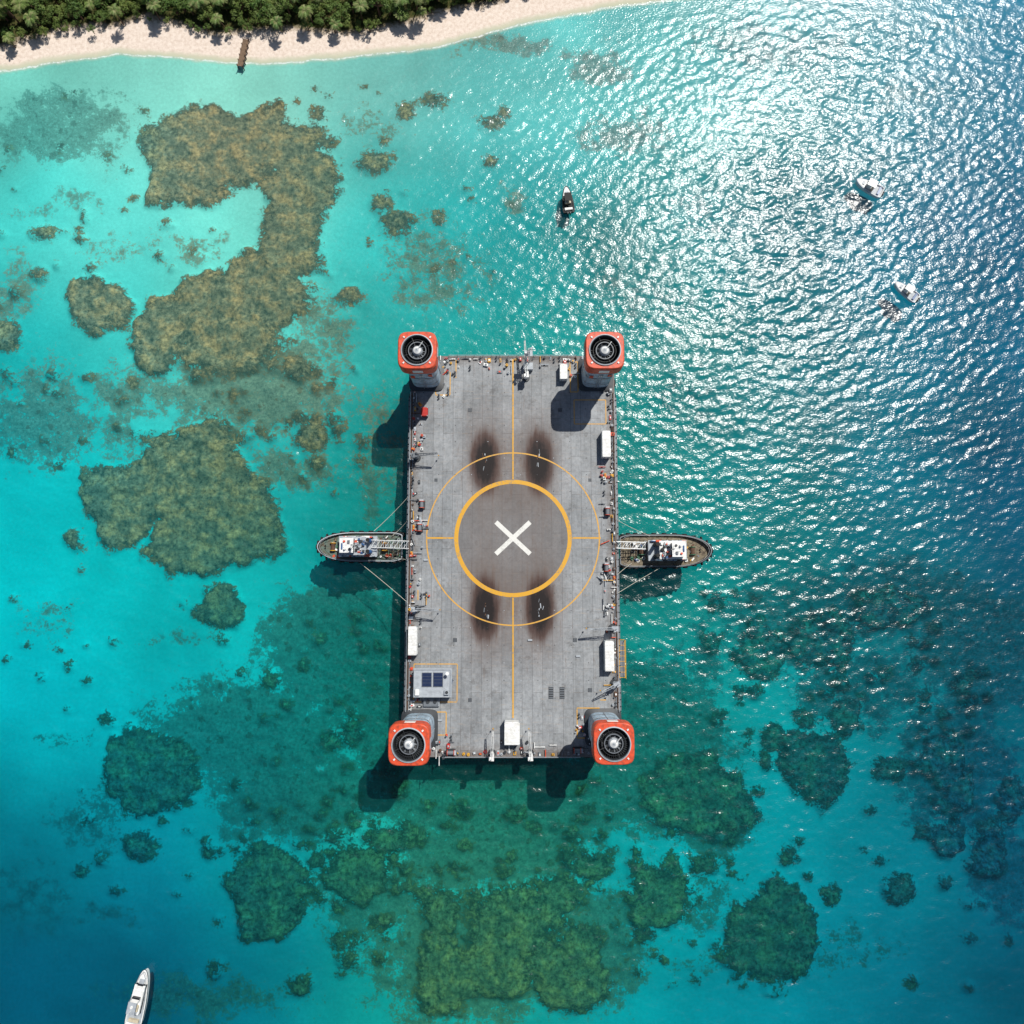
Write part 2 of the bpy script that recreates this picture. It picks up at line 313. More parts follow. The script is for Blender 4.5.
sub=hw[:ny,:nx]*np.clip(ed/8.,0,1)*(.75+1.3*np.clip(fbm(X[7:-7,7:-7],Y[7:-7,7:-7],34,13,3)+.22,0,1))
Zw[7:-7,7:-7]=sub*(.15+.85*turb[7:-7,7:-7])
gridmesh('sea_water',xs,ys,Zw,dict(wcol=col,turb=turb),mw)
# ------------------------------------------------------------ barge
xl=W(408,556,DZ)[0]; xr=W(617,556,DZ)[0]; yt=W(512,356,DZ)[1]; yb=W(512,757,DZ)[1]
cx0,cy0=(xl+xr)/2,(yt+yb)/2
CX,CY,_=W(513,538,DZ)
barge=empty('landing_barge',(0,0,0))
mdk=bpy.data.materials.new('steel_deck'); t=NT(mdk); g=coord(t)
sx=t.n('ShaderNodeSeparateXYZ'); t.set(sx.inputs[0],g); px,py=sx.outputs[0],sx.outputs[1]
br=t.n('ShaderNodeTexBrick'); t.set(br.inputs['Vector'],t.mapping(g,(1,1,1),(0,0,math.pi/2))); br.inputs['Scale'].default_value=1; br.inputs['Brick Width'].default_value=9; br.inputs['Row Height'].default_value=2.3; br.inputs['Mortar Size'].default_value=.045
br.inputs['Color1'].default_value=(.24,.255,.265,1); br.inputs['Color2'].default_value=(.285,.30,.31,1); br.inputs['Mortar'].default_value=(.15,.155,.16,1); br.offset=.4
n1=t.noise(g,.12,7,.6); n2=t.noise(g,1.5,6,.7); n3=t.noise(t.mapping(g,(1,.12,1)),1.2,5,.65); n4=t.noise(t.mapping(g,(.15,1,1)),2.2,4,.6); n5=t.noise(g,.35,6,.7)
dc=t.mix(1,br.outputs['Color'],t.gray(t.mapr(n1,.3,.7,.72,1.22,False)),'MULTIPLY')
dc=t.mix(1,dc,t.gray(t.mapr(n2,.3,.7,.78,1.22,False)),'MULTIPLY')
dc=t.mix(1,dc,t.gray(t.mapr(n3,.3,.7,.82,1.14,False)),'MULTIPLY')
dc=t.mix(t.mapr(n4,.53,.78,0,.45),dc,tuple(lin((166,152,136))))
dc=t.mix(t.mapr(n3,.55,.78,0,.6),dc,tuple(lin((94,74,60))))
dc=t.mix(t.mapr(n5,.56,.68,0,.45),dc,tuple(lin((84,82,80))))
eg=t.math('MINIMUM',t.math('SUBTRACT',px,xl),t.math('SUBTRACT',xr,px)); eg2=t.math('MINIMUM',t.math('SUBTRACT',py,yb),t.math('SUBTRACT',yt,py)); eg=t.math('MINIMUM',eg,eg2)
dc=t.mix(t.math('MULTIPLY',t.mapr(t.math('ADD',eg,t.math('MULTIPLY',n2,3.5)),5.,1.5),.7),dc,tuple(lin((96,82,72))))
burn=None; halo=None
for (u,v) in ((485,462),(539,462),(485,609),(540,608)):
    bx,by,_=W(u,v,DZ)
    ax=t.math('DIVIDE',t.math('SUBTRACT',px,bx),3.0); ay=t.math('DIVIDE',t.math('SUBTRACT',py,by),6.6)
    d=t.math('ADD',t.math('MULTIPLY',ax,ax),t.math('MULTIPLY',ay,ay)); e=t.math('EXPONENT',t.math('MULTIPLY',d,-1.))
    e2=t.math('EXPONENT',t.math('MULTIPLY',d,-.2))
    burn=e if burn is None else t.math('ADD',burn,e); halo=e2 if halo is None else t.math('ADD',halo,e2)
ddx=t.math('SUBTRACT',px,CX); ddy=t.math('SUBTRACT',py,CY); rr=t.math('SQRT',t.math('ADD',t.math('MULTIPLY',ddx,ddx),t.math('MULTIPLY',ddy,ddy)))
dc=t.mix(t.mapr(rr,13.4,12.6,0,.55),dc,tuple(lin((94,89,87))))
hz=t.math('MULTIPLY',halo,t.mapr(n3,.25,.7,.6,1.2,False))
dc=t.mix(t.mapr(hz,.1,1.3,0,.8),dc,tuple(lin((100,80,68))))
bz=t.math('MULTIPLY',burn,t.math('ADD',t.mapr(n3,.3,.7,.85,1.3,False),t.math('MULTIPLY_ADD',n2,.7,-.35)))
dc=t.mix(t.mapr(bz,.1,.45,0,.85),dc,tuple(lin((68,44,36))))
dc=t.mix(t.mapr(bz,.32,.8,0,.95),dc,tuple(lin((20,15,16))))
t.out(t.bsdf(dc,.65,None,0,.3))
b=Bd(); HW=(xr-xl)/2; HL=(yt-yb)/2
def lp(hx,hy,z,r=.5):
    pts=[]
    for q,(a,c) in enumerate(((1,1),(-1,1),(-1,-1),(1,-1))):
        for k in range(5):
            an=math.pi/2*q+math.pi/2*k/4; pts.append((cx0+a*(hx-r)+r*math.cos(an),cy0+c*(hy-r)+r*math.sin(an),z))
    return pts
b.loft([lp(HW-.3,HL-.3,-2.6),lp(HW-.1,HL-.1,.4),lp(HW-.1,HL-.1,3.6),lp(HW+.15,HL+.15,3.7),lp(HW+.15,HL+.15,4.3),lp(HW-.05,HL-.05,4.35),lp(HW-.05,HL-.05,DZ-.26)],[BRN,HULLD,DG,HULLD,DG,HULLD],smooth=False)
b.make('hull',parent=barge)
b=Bd(); b.loft([lp(HW,HL,DZ-.25),lp(HW,HL,DZ)],[mdk],cap=mdk,smooth=False); b.make('deck',parent=barge)
def paint(name,col,wear=.5):
    m=bpy.data.materials.new(name); t=NT(m); g=coord(t); n=t.noise(g,1.8,6,.75); n2=t.noise(t.mapping(g,(1,.2,1)),.9,4,.6)
    f=t.mapr(t.math('ADD',n,t.math('MULTIPLY_ADD',n2,.5,-.25)),.5,.7,0,wear)
    t.out(t.bsdf(t.mix(f,tuple(lin(col)),(.2,.19,.17)),.6)); return m
PY=paint('worn_yellow_paint',(210,156,34),.65); PYt=paint('faded_yellow_paint',(206,156,62),.7); PW=paint('worn_white_paint',(218,218,212),.45)
def annulus(b,x,y,r0,r1,z,m,n=128):
    vs=[(x+r*math.cos(2*math.pi*i/n),y+r*math.sin(2*math.pi*i/n),z) for r in (r0,r1) for i in range(n)]
    b.add(vs,[(i,n+i,n+(i+1)%n,(i+1)%n) for i in range(n)],m)
def strip(b,p,q,wd,z,m):
    p=Vector((p[0],p[1]));q=Vector((q[0],q[1])); d=(q-p).normalized(); nn=Vector((-d.y,d.x))*wd/2
    b.add([(*(p-nn),z),(*(q-nn),z),(*(q+nn),z),(*(p+nn),z)],[(0,1,2,3)],m)
b=Bd(); R1=13.1; R2=19.9
annulus(b,CX,CY,R1-.5,R1+.45,DZ+.02,PY); annulus(b,CX,CY,R2-.15,R2+.15,DZ+.012,PYt)
strip(b,(CX,CY+R1+.6),(CX,yt-.8),.32,DZ+.016,PY); strip(b,(CX,CY-R1-.6),(CX,W(512,718,DZ)[1]),.32,DZ+.016,PY)
strip(b,(CX-R1-.6,CY),(CX-R2,CY),.38,DZ+.016,PY); strip(b,(CX+R1+.6,CY),(CX+R2+.3,CY),.38,DZ+.016,PY)
for k,a in enumerate((math.radians(43),math.radians(-43))):
    dx,dy=math.cos(a)*5.4,math.sin(a)*5.4; strip(b,(CX-dx,CY-dy),(CX+dx,CY+dy),1.05,DZ+.02+.008*k,PW)
def rect(b,u0,v0,u1,v1,m=PY,wd=.2,z=DZ+.03):
    x0,y0,_=W(u0,v0,DZ); x1,y1,_=W(u1,v1,DZ)
    strip(b,(x0,y0),(x1,y0),wd,z,m); strip(b,(x0,y1),(x1,y1),wd,z,m); strip(b,(x0,y0-wd/2),(x0,y1+wd/2),wd,z+.004,m); strip(b,(x1,y0-wd/2),(x1,y1+wd/2),wd,z+.004,m)
rect(b,436,372,450,395); rect(b,574,400,606,424,PYt); rect(b,570,362,578,392); rect(b,430,712,446,735); rect(b,577,708,600,738); rect(b,414,664,457,702,PYt)
for u0,v0,u1,v1 in ((456,360,456,378),(600,700,606,700),(418,590,418,600)):
    strip(b,W(u0,v0,DZ),W(u1,v1,DZ),.2,DZ+.034,PY)
b.make('deck_markings',parent=barge)
b=Bd()
for u,v,w_,h_ in ((551,693,1.1,2.6),(562,693,1.1,2.6),(470,410,.9,.9),(560,410,.9,.9),(455,640,.9,.9),(575,640,.9,.9),(470,700,.8,.8),(590,690,.9,.9),(590,480,.7,.7),(436,480,.7,.7)):
    x,y,_=W(u,v,DZ); b.box(x,y,DZ,w_,h_,.06,DG)
    for k in range(5): b.box(x,y-h_/2+h_*(k+.5)/5,DZ+.06,w_*.9,h_*.08,.04,MG)
for i in range(12):
    for j in range(22):
        x=xl+3+i*(2*HW-6)/11; y=yb+5+j*(2*HL-10)/21
        if (x-CX)**2+(y-CY)**2>14.3**2: b.cyl(x,y,DZ,DZ+.05,.1,DG if (i+j)%3 else LG,8)
for u,v in ((578,656),(440,720),(530,640),(426,560)):
    x,y,_=W(u,v,DZ); b.box(x,y,DZ,1.,.35,.3,LG)
rs=random.Random(8)
for u,v in ((485,460),(539,458),(541,608),(486,612)):
    for k in range(6):
        x,y,_=W(u+rs.uniform(-2.5,2.5),v+rs.uniform(-9,9),DZ); b.box(x,y,DZ,rs.uniform(.1,.25),rs.uniform(.4,1.2),.06,rs.choice([LG,MG,BRN]),rs.uniform(-.3,.3))
b.make('deck_hatches',parent=barge)
b=Bd()
def rail(p,q,z=DZ,h=1.1,m=LG,step=2.0):
    p=Vector((p[0],p[1],z));q=Vector((q[0],q[1],z)); L=(q-p).length; n=max(1,int(L/step))
    for i in range(n+1):
        a=p.lerp(q,i/n); b.tube(a,a+Vector((0,0,h)),.05,m,5)
    for k in (.5,1.): b.tube(p+Vector((0,0,h*k)),q+Vector((0,0,h*k)),.04,m,5)
e=.12
rail((xl+e,yb+10),(xl+e,cy0-2)); rail((xl+e,cy0+5),(xl+e,yt-9)); rail((xr-e,yb+10),(xr-e,cy0-2)); rail((xr-e,cy0+5),(xr-e,yt-9)); rail((xl+9,yt-e),(xr-9,yt-e)); rail((xl+9,yb+e),(xr-9,yb+e))
for x in (xl-.25,xr+.25):
    b.box(x,cy0,DZ-.55,.5,2*HL-20,.1,MG)
    y=yb+11
    while y<yt-10: b.box(x,y,DZ-.44,.5,.12,.3,DG); y+=1.5
b.make('railing',parent=barge)
b=Bd()
for sx_ in (-1,1):
    for k in range(24):
        y=yb+6+k*(2*HL-12)/23; b.torus((cx0+sx_*(HW+.35),y,2.6),.7,.26,BLK,'x')
for k in range(10):
    x=xl+7+k*(2*HW-14)/9; b.torus((x,yt+.35,2.6),.7,.26,BLK,'y'); b.torus((x,yb-.35,2.6),.7,.26,BLK,'y')
b.make('tyre_fenders',parent=barge)
b=Bd(); rr_=random.Random(3)
cols=[WHITE,LG,MG,DG,OR,LG,YEL,LG,BRN,MG,MG,WHITE,RED,WHITE]
def clutter(x,y,s=1):
    m=rr_.choice(cols); k=rr_.random(); a=rr_.choice([0,0,math.pi/2,rr_.uniform(0,3)])
    if k<.5:
        w_,l_=rr_.uniform(.3,.9)*s,rr_.uniform(.4,1.4)*s; h=rr_.uniform(.2,.7); b.box(x,y,DZ,w_,l_,h,m,a); b.box(x,y,DZ+h,w_*.5,l_*.4,.15,rr_.choice(cols),a)
    elif k<.7:
        hh_=rr_.uniform(.4,.8); b.cyl(x,y,DZ,DZ+hh_,rr_.uniform(.2,.4)*s,m,12); b.cyl(x,y,DZ+hh_,DZ+hh_+.1,.1,DG,8)
    elif k<.85:
        for o in (-.35,.35): b.cyl(x,y+o,DZ,DZ+.6,.14,DG,10); b.cyl(x,y+o,DZ+.6,DZ+.7,.2,DG,10)
        b.box(x,y,DZ,.5,1.3,.08,MG)
    else:
        L=rr_.uniform(1,2.6); d=Vector((math.cos(a),math.sin(a),0))*L/2; c=Vector((x,y,DZ+.4)); b.tube(c-d,c+d,.1,m,6); b.box(x,y,DZ,.3,.3,.35,DG)
for sx_ in (-1,1):
    y=yb+9
    while y<yt-8:
        clutter(cx0+sx_*(HW-rr_.uniform(.6,1.3)),y,.8)
        if rr_.random()<.4: clutter(cx0+sx_*(HW-rr_.uniform(1.4,3.4)),y,.8)
        y+=rr_.uniform(.6,1.6)
for yy,sg in ((yt,-1),(yb,1)):
    x=xl+7
    while x<xr-7:
        clutter(x,yy+sg*rr_.uniform(.5,1.2),.8)
        if rr_.random()<.4: clutter(x,yy+sg*rr_.uniform(1.4,3.4),.8)
        x+=rr_.uniform(.7,1.8)
for (u,v,n,sp) in ((421,523,14,1.6),(604,573,18,1.9),(570,368,14,2.),(447,368,12,2.),(441,748,16,2.4),(585,722,16,2.2),(417,700,6,1.5),(592,742,12,2.),(440,365,6,1.),(607,610,6,1.2),(425,598,5,1.),(445,390,5,1.5),(512,362,6,3.),(605,480,5,1.),(420,440,5,1.)):
    x,y,_=W(u,v,DZ)
    for i in range(n): clutter(x+rr_.uniform(-sp,sp),y+rr_.uniform(-sp,sp)*1.2,.8)
for x in (xl+.45,xr-.45):
    b.tube((x,yb+9,DZ+.25),(x,yt-9,DZ+.25),.09,BRN,6); b.tube((x+(.25 if x<0 else -.25),yb+9,DZ+.2),(x+(.25 if x<0 else -.25),yt-9,DZ+.2),.06,LG,6)
b.make('deck_fittings',parent=barge)
def at(u,v,z=DZ): return W(u,v,z)
def container(u,v,rot,L,Wd,m,Hh=2.5):
    b=Bd(); b.box(0,0,.12,Wd,L,Hh,m)
    k=-L/2+.25
    while k<L/2-.1: b.box(0,k,Hh+.12,Wd*.92,.1,.05,m); b.box(Wd/2+.03,k,.3,.06,.12,Hh-.4,m); b.box(-Wd/2-.03,k,.3,.06,.12,Hh-.4,m); k+=.32
    for a in (-1,1):
        for c in (-1,1): b.box(a*(Wd/2-.05),c*(L/2-.05),0,.16,.16,Hh+.2,LG)
    for a in (-.5,.5): b.tube((a*Wd*.5,-L/2-.05,.3),(a*Wd*.5,-L/2-.05,Hh),.03,DG)
    return b.make('shipping_container',at(u,v),rot)
container(605,446,0,6.1,1.9,WHITE); container(414,640,0,6.3,1.9,WHITE); container(608,655,0,6.6,2.0,WHITE)
container(563,374,0,3.6,1.7,WHITE,2.); container(512,731,0,4.9,3.3,WHITE,2.6); container(425,413,0,2.,1.5,RED,1.3)
b=Bd(); b.box(0,0,0,8.2,6.,2.9,LG); b.box(0,0,2.9,8.5,6.3,.18,LG)
for a in (-1.35,1.15): 
    b.box(a+.1,.7,3.08,2.2,3.1,.16,MG); b.box(a+.1,.7,3.24,2.0,2.9,.04,NAVY)
    for k in (-.7,0.,.7): b.box(a+.1,.7+k,3.285,2.,.03,.02,MG)
b.box(3.2,-2,3.08,1.,1.,.6,LG); b.cyl(3.2,-2,3.68,3.75,.35,DG); b.box(-3.3,-2,3.08,.9,1.3,.5,WHITE); b.cyl(3.4,2.2,3.08,4.6,.08,WHITE,6); b.cyl(3.4,2.2,4.6,4.75,.4,WHITE,10)
for a in (-2.6,-.9,.8,2.5): b.box(a,-3.02,1.2,1.,.06,.9,GLASS)
b.box(4.13,0,.1,.06,1.,2.,BLU)
for a in (-1,1): b.tube((4.05*a,-3,3.5),(4.05*a,3,3.5),.04,LG); b.tube((-4.05,3*a,3.5),(4.05,3*a,3.5),.04,LG)
b.make('control_cabin',at(434,681))
b=Bd(); b.box(0,0,0,3.5,2.,.9,LG); b.box(0,0,.9,3.2,1.6,.2,MG); b.cyl(-.8,0,1.1,1.3,.4,DG); b.cyl(.8,0,1.1,1.3,.4,DG); b.make('equipment_locker',at(432,701))
def crane(u,v,rot,L,m=WHITE):
    b=Bd(); b.cyl(0,0,0,.3,.9,DG); b.cyl(0,0,.3,3.,.45,m); b.box(-.2,0,2.4,1.4,1.1,1.2,m); b.box(.3,.35,3.,.5,.4,.7,GLASS)
    z0,z1=3.4,4.4
    for a in (-.25,.25): b.tube((.2,a,z0),(L,a*.5,z1),.07,m); b.tube((.2,a,z0+.6),(L,a*.5,z1+.2),.06,m)
    n=int(L/.7)
    for i in range(n):
        f=i/n; g_=(i+1)/n; s=1 if i%2 else -1
        b.tube((.2+(L-.2)*f,.25*s*(1-.5*f),z0+f),(.2+(L-.2)*g_,-.25*s*(1-.5*g_),z0+g_+.3),.04,m,4)
    b.tube((L,0,z1),(L,0,1.8),.03,BLK,4); b.box(L,0,1.5,.25,.25,.35,YEL); b.tube((-.6,0,3.6),(-.2,0,5.),.08,m); b.tube((-.2,0,5.),(L*.8,0,z1+.2),.03,BLK,4)
    return b.make('deck_crane',at(u,v),rot)
crane(417,458,.05,5.2,MG); crane(417,609,-.02,5.4,LG); crane(612,628,math.pi,6.,LG); crane(526,378,math.pi/2+.05,7.5,WHITE)
crane(492,757-4,math.pi/2-.05,5.6,WHITE); crane(530,757-4,math.pi/2+.05,5.6,WHITE); crane(614,683,math.pi+.4,3.6,LG)
b=Bd()
for a in (-.5,.5):
    for c in (-.5,.5): b.tube((a,c,0),(a*.3,c*.3,9),.07,WHITE)
for i in range(9):
    z=i; k=1-.7*i/9; k2=1-.7*(i+1)/9
    b.tube((-.5*k,-.5*k,z),(.5*k2,-.5*k2,z+1),.04,WHITE,4); b.tube((.5*k,.5*k,z),(-.5*k2,.5*k2,z+1),.04,WHITE,4); b.tube((-.5*k,.5*k,z),(-.5*k2,-.5*k2,z+1),.04,WHITE,4); b.tube((.5*k,-.5*k,z),(.5*k2,.5*k2,z+1),.04,WHITE,4)
b.box(0,0,6,1.8,1.2,.1,LG); b.tube((-1.4,0,8),(1.4,0,8),.06,WHITE); b.cyl(-.7,0,6.1,6.7,.35,WHITE,12,.1); b.cyl(.6,0,9,9.5,.3,LG,12); b.box(0,-1.4,0,2.2,1.6,1.4,LG)
b.make('communications_mast',at(528,362))
b=Bd(); x0,y0,_=at(621,640)
for x in (0,1.3): b.tube((x,0,-.4),(x,-8.5,-.4),.1,YEL)
for k in range(8): b.tube((0,-k*1.2,-.4),(1.3,-k*1.2,-.4),.06,YEL)
for k in (0,-8.5): b.tube((1.3,k,-.4),(1.3,k,.8),.07,YEL); b.tube((1.3,k,-.4),(0,k,-3.4),.08,YEL)
b.tube((1.3,0,.8),(1.3,-8.5,.8),.05,YEL); b.box(.65,-4.2,-.45,1.1,8.,.06,MG)
b.make('boat_landing_ladder',(xr+.2,y0,DZ))
def winch(u,v,rot=0):
    b=Bd(); b.box(0,0,0,2.0,1.5,.2,DG); b.tube((-.7,0,.8),(.7,0,.8),.45,MG,14); b.tube((-.8,0,.8),(-.7,0,.8),.65,OR,16); b.tube((.7,0,.8),(.8,0,.8),.65,OR,16); b.box(1.0,0,.2,.4,.9,.9,LG)
    b.box(-.95,0,.2,.2,1.,.8,DG); b.make('mooring_winch',at(u,v),rot)
for q in ((422,505,1.57),(420,528,1.57),(606,568,1.57),(451,752,0),(577,750,0),(607,512,1.57)): winch(*q)
# ------------------------------------------------------------ towers
TZ=17.0
def se(a,n,z,N=72,cx=0,cy=0):
    pts=[]
    for i in range(N):
        t_=2*math.pi*i/N; co,si=math.cos(t_),math.sin(t_); r=a/((abs(co)**n+abs(si)**n)**(1/n)); pts.append((cx+r*co,cy+r*si,z))
    return pts
def tower(u,v,base=0):
    x,y,_=W(u,v,DZ+TZ); root=empty('ventilation_tower',(x,y,DZ))
    b=Bd(); b.loft([se(4.1,7,0),se(4.1,7,.4),se(3.35,4,.6),se(3.3,4,6),se(3.3,4,12.6)],[DG,DG,BLG,BLG],smooth=True)
    b.loft([se(3.42,4,7.),se(3.42,4,7.5)],[LG]); b.loft([se(3.4,4,3.),se(3.4,4,3.3)],[LG])
    for k in range(8):
        a=k*math.pi/4; r=3.36 if k%2==0 else 3.9; b.tube((r*math.cos(a),r*math.sin(a),.5),(r*math.cos(a),r*math.sin(a),12.5),.1,LG)
    for z in (1.5,2.5,3.5,4.5,5.5,6.5,8,9,10,11): b.box(0,-3.5,z,.9,.06,.06,LG)
    for a in (-.45,.45): b.tube((a,-3.55,.3),(a,-3.55,12.5),.05,LG)
    for k in range(3): b.box(-2+k*2,-3.35,8+k*.5,.9,.12,1.4,WHITE if k%2 else OR)
    b.make('column',parent=root)
    b=Bd(); b.loft([se(3.3,4,12.4),se(4.05,5,13.4),se(4.15,5,13.6),se(4.15,5,16.6),se(4.0,5,16.95),se(3.9,5,17.),se(3.45,2,17.),se(3.4,2,17.05)],[OR,OR,OR,OR,OR,OR,OR])
    for k in range(4):
        a=k*math.pi/2+math.pi/4; b.box(3.95*math.cos(a),3.95*math.sin(a),17.0,.4,.3,.2,WHITE,a)
    for k in range(4):
        a=k*math.pi/2; b.box(4.12*math.cos(a),4.12*math.sin(a),14.4,.2,2.2,1.5,WHITE if k%2 else LG,a)
    b.make('orange_housing',parent=root)
    b=Bd(); b.loft([se(3.42,2,17.),se(3.42,2,17.25),se(3.22,2,17.3),se(3.1,2,17.1),se(3.0,2,16.3),se(2.95,2,14.2)],[LG,LG,MG,DG,DG]); b.loft([se(2.95,2,14.2),se(.1,2,14.25)],[DG])
    annulus(b,0,0,1.75,1.92,16.75,MG,48); b.loft([se(1.92,2,15.2),se(1.92,2,16.75)],[MG]); b.loft([se(1.75,2,16.75),se(1.75,2,15.2)],[DG])
    annulus(b,0,0,2.4,2.46,16.5,DG,48)
    b.make('intake_ring',parent=root)
    b=Bd()
    for k in range(40):
        a=2*math.pi*k/40; ca,sa=math.cos(a),math.sin(a); p=lambda r,o,z:(r*ca-o*sa,r*sa+o*ca,z)
        b.add([p(1.95,-.05,16.4),p(2.93,-.07,16.4),p(2.93,.12,15.9),p(1.95,.08,15.9)],[(0,1,2,3)],DG)
    for k in range(18):
        a=2*math.pi*k/18; ca,sa=math.cos(a),math.sin(a); p=lambda r,o,z:(r*ca-o*sa,r*sa+o*ca,z)
        b.add([p(1.,-.14,16.3),p(1.75,-.24,16.3),p(1.75,.24,15.9),p(1.,.14,15.9)],[(0,1,2,3)],DG if k%2 else MG)
    b.make('fan_blades',parent=root)
    b=Bd(); b.loft([se(1.15,2,14.3,32),se(1.15,2,16.2,32),se(1.05,2,16.6,32),se(.8,2,16.95,32),se(.4,2,17.2,32),se(.15,2,17.25,32)],[MG,LG,LG,WHITE,LG],cap=MG)
    for k in range(4):
        a=k*math.pi/2+.4; b.tube((1.05*math.cos(a),1.05*math.sin(a),16.6),(3.05*math.cos(a),3.05*math.sin(a),16.8),.045,DG)
    b.tube((.1,0,17.2),(1.3,1.5,18.0),.1,WHITE)
    b.make('hub',parent=root)
tower(417,350); tower(605,350); tower(408.5,745); tower(614,744)
# ------------------------------------------------------------ tugs
def outline(L,Bm,k,z,zb=0,N=28,t0=.55,p=2.3,stern=.78):
    def hw(t_):
        if t_<.1: return Bm/2*(stern+(1-stern)*math.sqrt(t_/.1))
        if t_>t0: return Bm/2*max(0.0,1-((t_-t0)/(1-t0))**p)**.5
        return Bm/2
    ts=[(1-math.cos(math.pi*i/N))/2 for i in range(N+1)]
    up=[((t_-.5)*L*(.5+.5*k) ,hw(t_)*k,z+zb*max(0,t_-.4)**2) for t_ in ts]
    dn=[(x,-y,zz) for x,y,zz in reversed(up[:-1])]
    return up+dn
def tug(name,u,v,rot,deckm,L=20.6,Bm=6.9,variant=0):
    x,y,_=W(u,v,1.8); root=empty(name,(x,y,0),rot)
    b=Bd(); b.loft([outline(L,Bm,.8,-1.5),outline(L,Bm,.93,0),outline(L,Bm,.97,.9,1.),outline(L,Bm,1.,1.9,3.),outline(L,Bm,1.,2.5,3.5),outline(L,Bm,.955,2.5,3.5),outline(L,Bm,.945,1.7,2.)],[BRN,HULLD,HULLD,HULLD,LG if variant==0 else MG,HULLD],cap=deckm,bottom=BRN)
    b.make('hull',parent=root)
    b=Bd()
    o=outline(L+.5,Bm+.5,1,1.7,3.)
    for i in range(0,len(o),2):
        if abs(o[i][1])>.3 or o[i][0]>0: b.torus(o[i],.42,.2,BLK,'y' if abs(o[i][1])>Bm*.42 else 'x')
    b.path(outline(L+.12,Bm+.12,1,2.1,3.3),.13,BLK)
    b.make('tyre_fenders',parent=root)
    b=Bd(); h=1.75
    b.box(.2,0,h,8.5,4.4,2.3,WHITE); b.box(.2,0,h+2.3,8.9,4.8,.14,LG)
    b.box(.9,0,h+2.44,5.6,3.8,2.,WHITE); b.box(.9,0,h+4.44,6.,4.2,.12,WHITE if variant else LG)
    b.box(1.9,0,h+4.56,2.8,3.1,1.9,WHITE,taper=.92); b.box(1.9,0,h+5.1,2.88,3.18,.8,GLASS,taper=.97); b.box(1.9,0,h+6.46,3.1,3.3,.12,WHITE)
    for s in (-1,1):
        for k in range(5): b.box(-2.8+k*1.5,s*2.22,h+1.1,.6,.05,.5,GLASS)
        for k in range(3): b.box(-1+k*1.5,s*1.92,h+3.3,.7,.05,.6,GLASS)
        b.cyl(-2.7,s*1.3,h+2.44,h+5.6,.5,BLU if variant==0 else DG,14,.42); b.cyl(-2.7,s*1.3,h+5.6,h+5.9,.45,BLK,14)
    b.make('deckhouse',parent=root)
    b=Bd(); b.tube((.2,0,h+6),(.2,0,h+10),.12,WHITE,8,.06); b.tube((.2,-1.3,h+8.3),(.2,1.3,h+8.3),.05,WHITE); b.box(.2,0,h+8.8,.25,1.6,.2,WHITE); b.cyl(2.2,.8,h+6.6,h+7.3,.35,WHITE,12,.2); b.cyl(2.4,-.9,h+6.6,h+6.9,.25,OR,10)
    b.box(1.4,-.8,h+6.58,.5,.7,.3,MG); b.box(2.9,.2,h+6.58,.3,1.4,.2,BLU); b.cyl(1.2,.9,h+6.58,h+6.8,.3,DG,10)
    for s in (-1,1): b.tube((.2,0,h+9.5),(-3.5,s*1.9,h+2.5),.025,BLK,4); b.tube((.2,0,h+9.5),(8.5,0,h+1.),.025,BLK,4)
    b.make('mast',parent=root)
    b=Bd(); rq=random.Random(variant+9)
    for wx in (6.4,-5.6):
        b.box(wx,0,h,1.6,2.4,.2,DG); b.tube((wx,-.8,h+.7),(wx,.8,h+.7),.5,BRN,14); b.tube((wx,-.95,h+.7),(wx,-.8,h+.7),.7,GRN if variant else YEL,14); b.tube((wx,.8,h+.7),(wx,.95,h+.7),.7,GRN if variant else YEL,14)
    for bx_,by_ in ((8.2,0),(-8.3,1.6),(-8.3,-1.6),(-7.6,0)):
        for s in (-.3,.3): b.cyl(bx_,by_+s,h,h+.9,.13,BLK,10)
        b.tube((bx_,by_-.5,h+.6),(bx_,by_+.5,h+.6),.08,BLK)
    for i in range(60):
        xx=rq.choice([rq.uniform(4.8,7.8),rq.uniform(-9,-4.4)]); lim=2.4 if xx<6.5 else 1.5; yy=rq.uniform(-lim,lim)
        m=rq.choice([OR,WHITE,LG,MG,BRN,BLU,YEL,LG,TAN,GRN,WHITE]); 
        if rq.random()<.6: b.box(xx,yy,h,rq.uniform(.2,.9),rq.uniform(.2,.8),rq.uniform(.2,.8),m,rq.uniform(0,1.5))
        else: b.torus((xx,yy,h+.1),rq.uniform(.2,.5),.09,m)
    for i in range(36):
        m=rq.choice([OR,WHITE,LG,DG,BLU,BLK,MG]); b.box(rq.uniform(-3.6,4.2),rq.choice([-1,1])*rq.uniform(2.02,2.3),h+2.44,rq.uniform(.3,1.),rq.uniform(.15,.35),rq.uniform(.3,.8),m)
    for i in range(26):
        m=rq.choice([WHITE,LG,DG,BLU,BLK,MG,OR]); b.box(rq.uniform(-1.7,.2),rq.uniform(-1.7,1.7),h+4.56,rq.uniform(.2,.7),rq.uniform(.2,.6),rq.uniform(.2,.6),m)
    for s in (-1,1): b.tube((-2.6,s*2.1,h+3.),(-1.4,s*2.1,h+3.),.3,OR if s>0 else WHITE,12)
    o=outline(L*.93,Bm*.93,1,h+1.7,2.)
    for i in range(0,len(o),3): b.tube((o[i][0],o[i][1],h+.7),o[i],.04,LG,4)
    b.path(o,.035,LG,4)
    b.make('deck_gear',parent=root); return root
tug('tugboat',361,547,math.pi,TEAL,19.6,6.8,0); tug('tugboat',664.5,551,0,TAN,21.2,7.6,1)
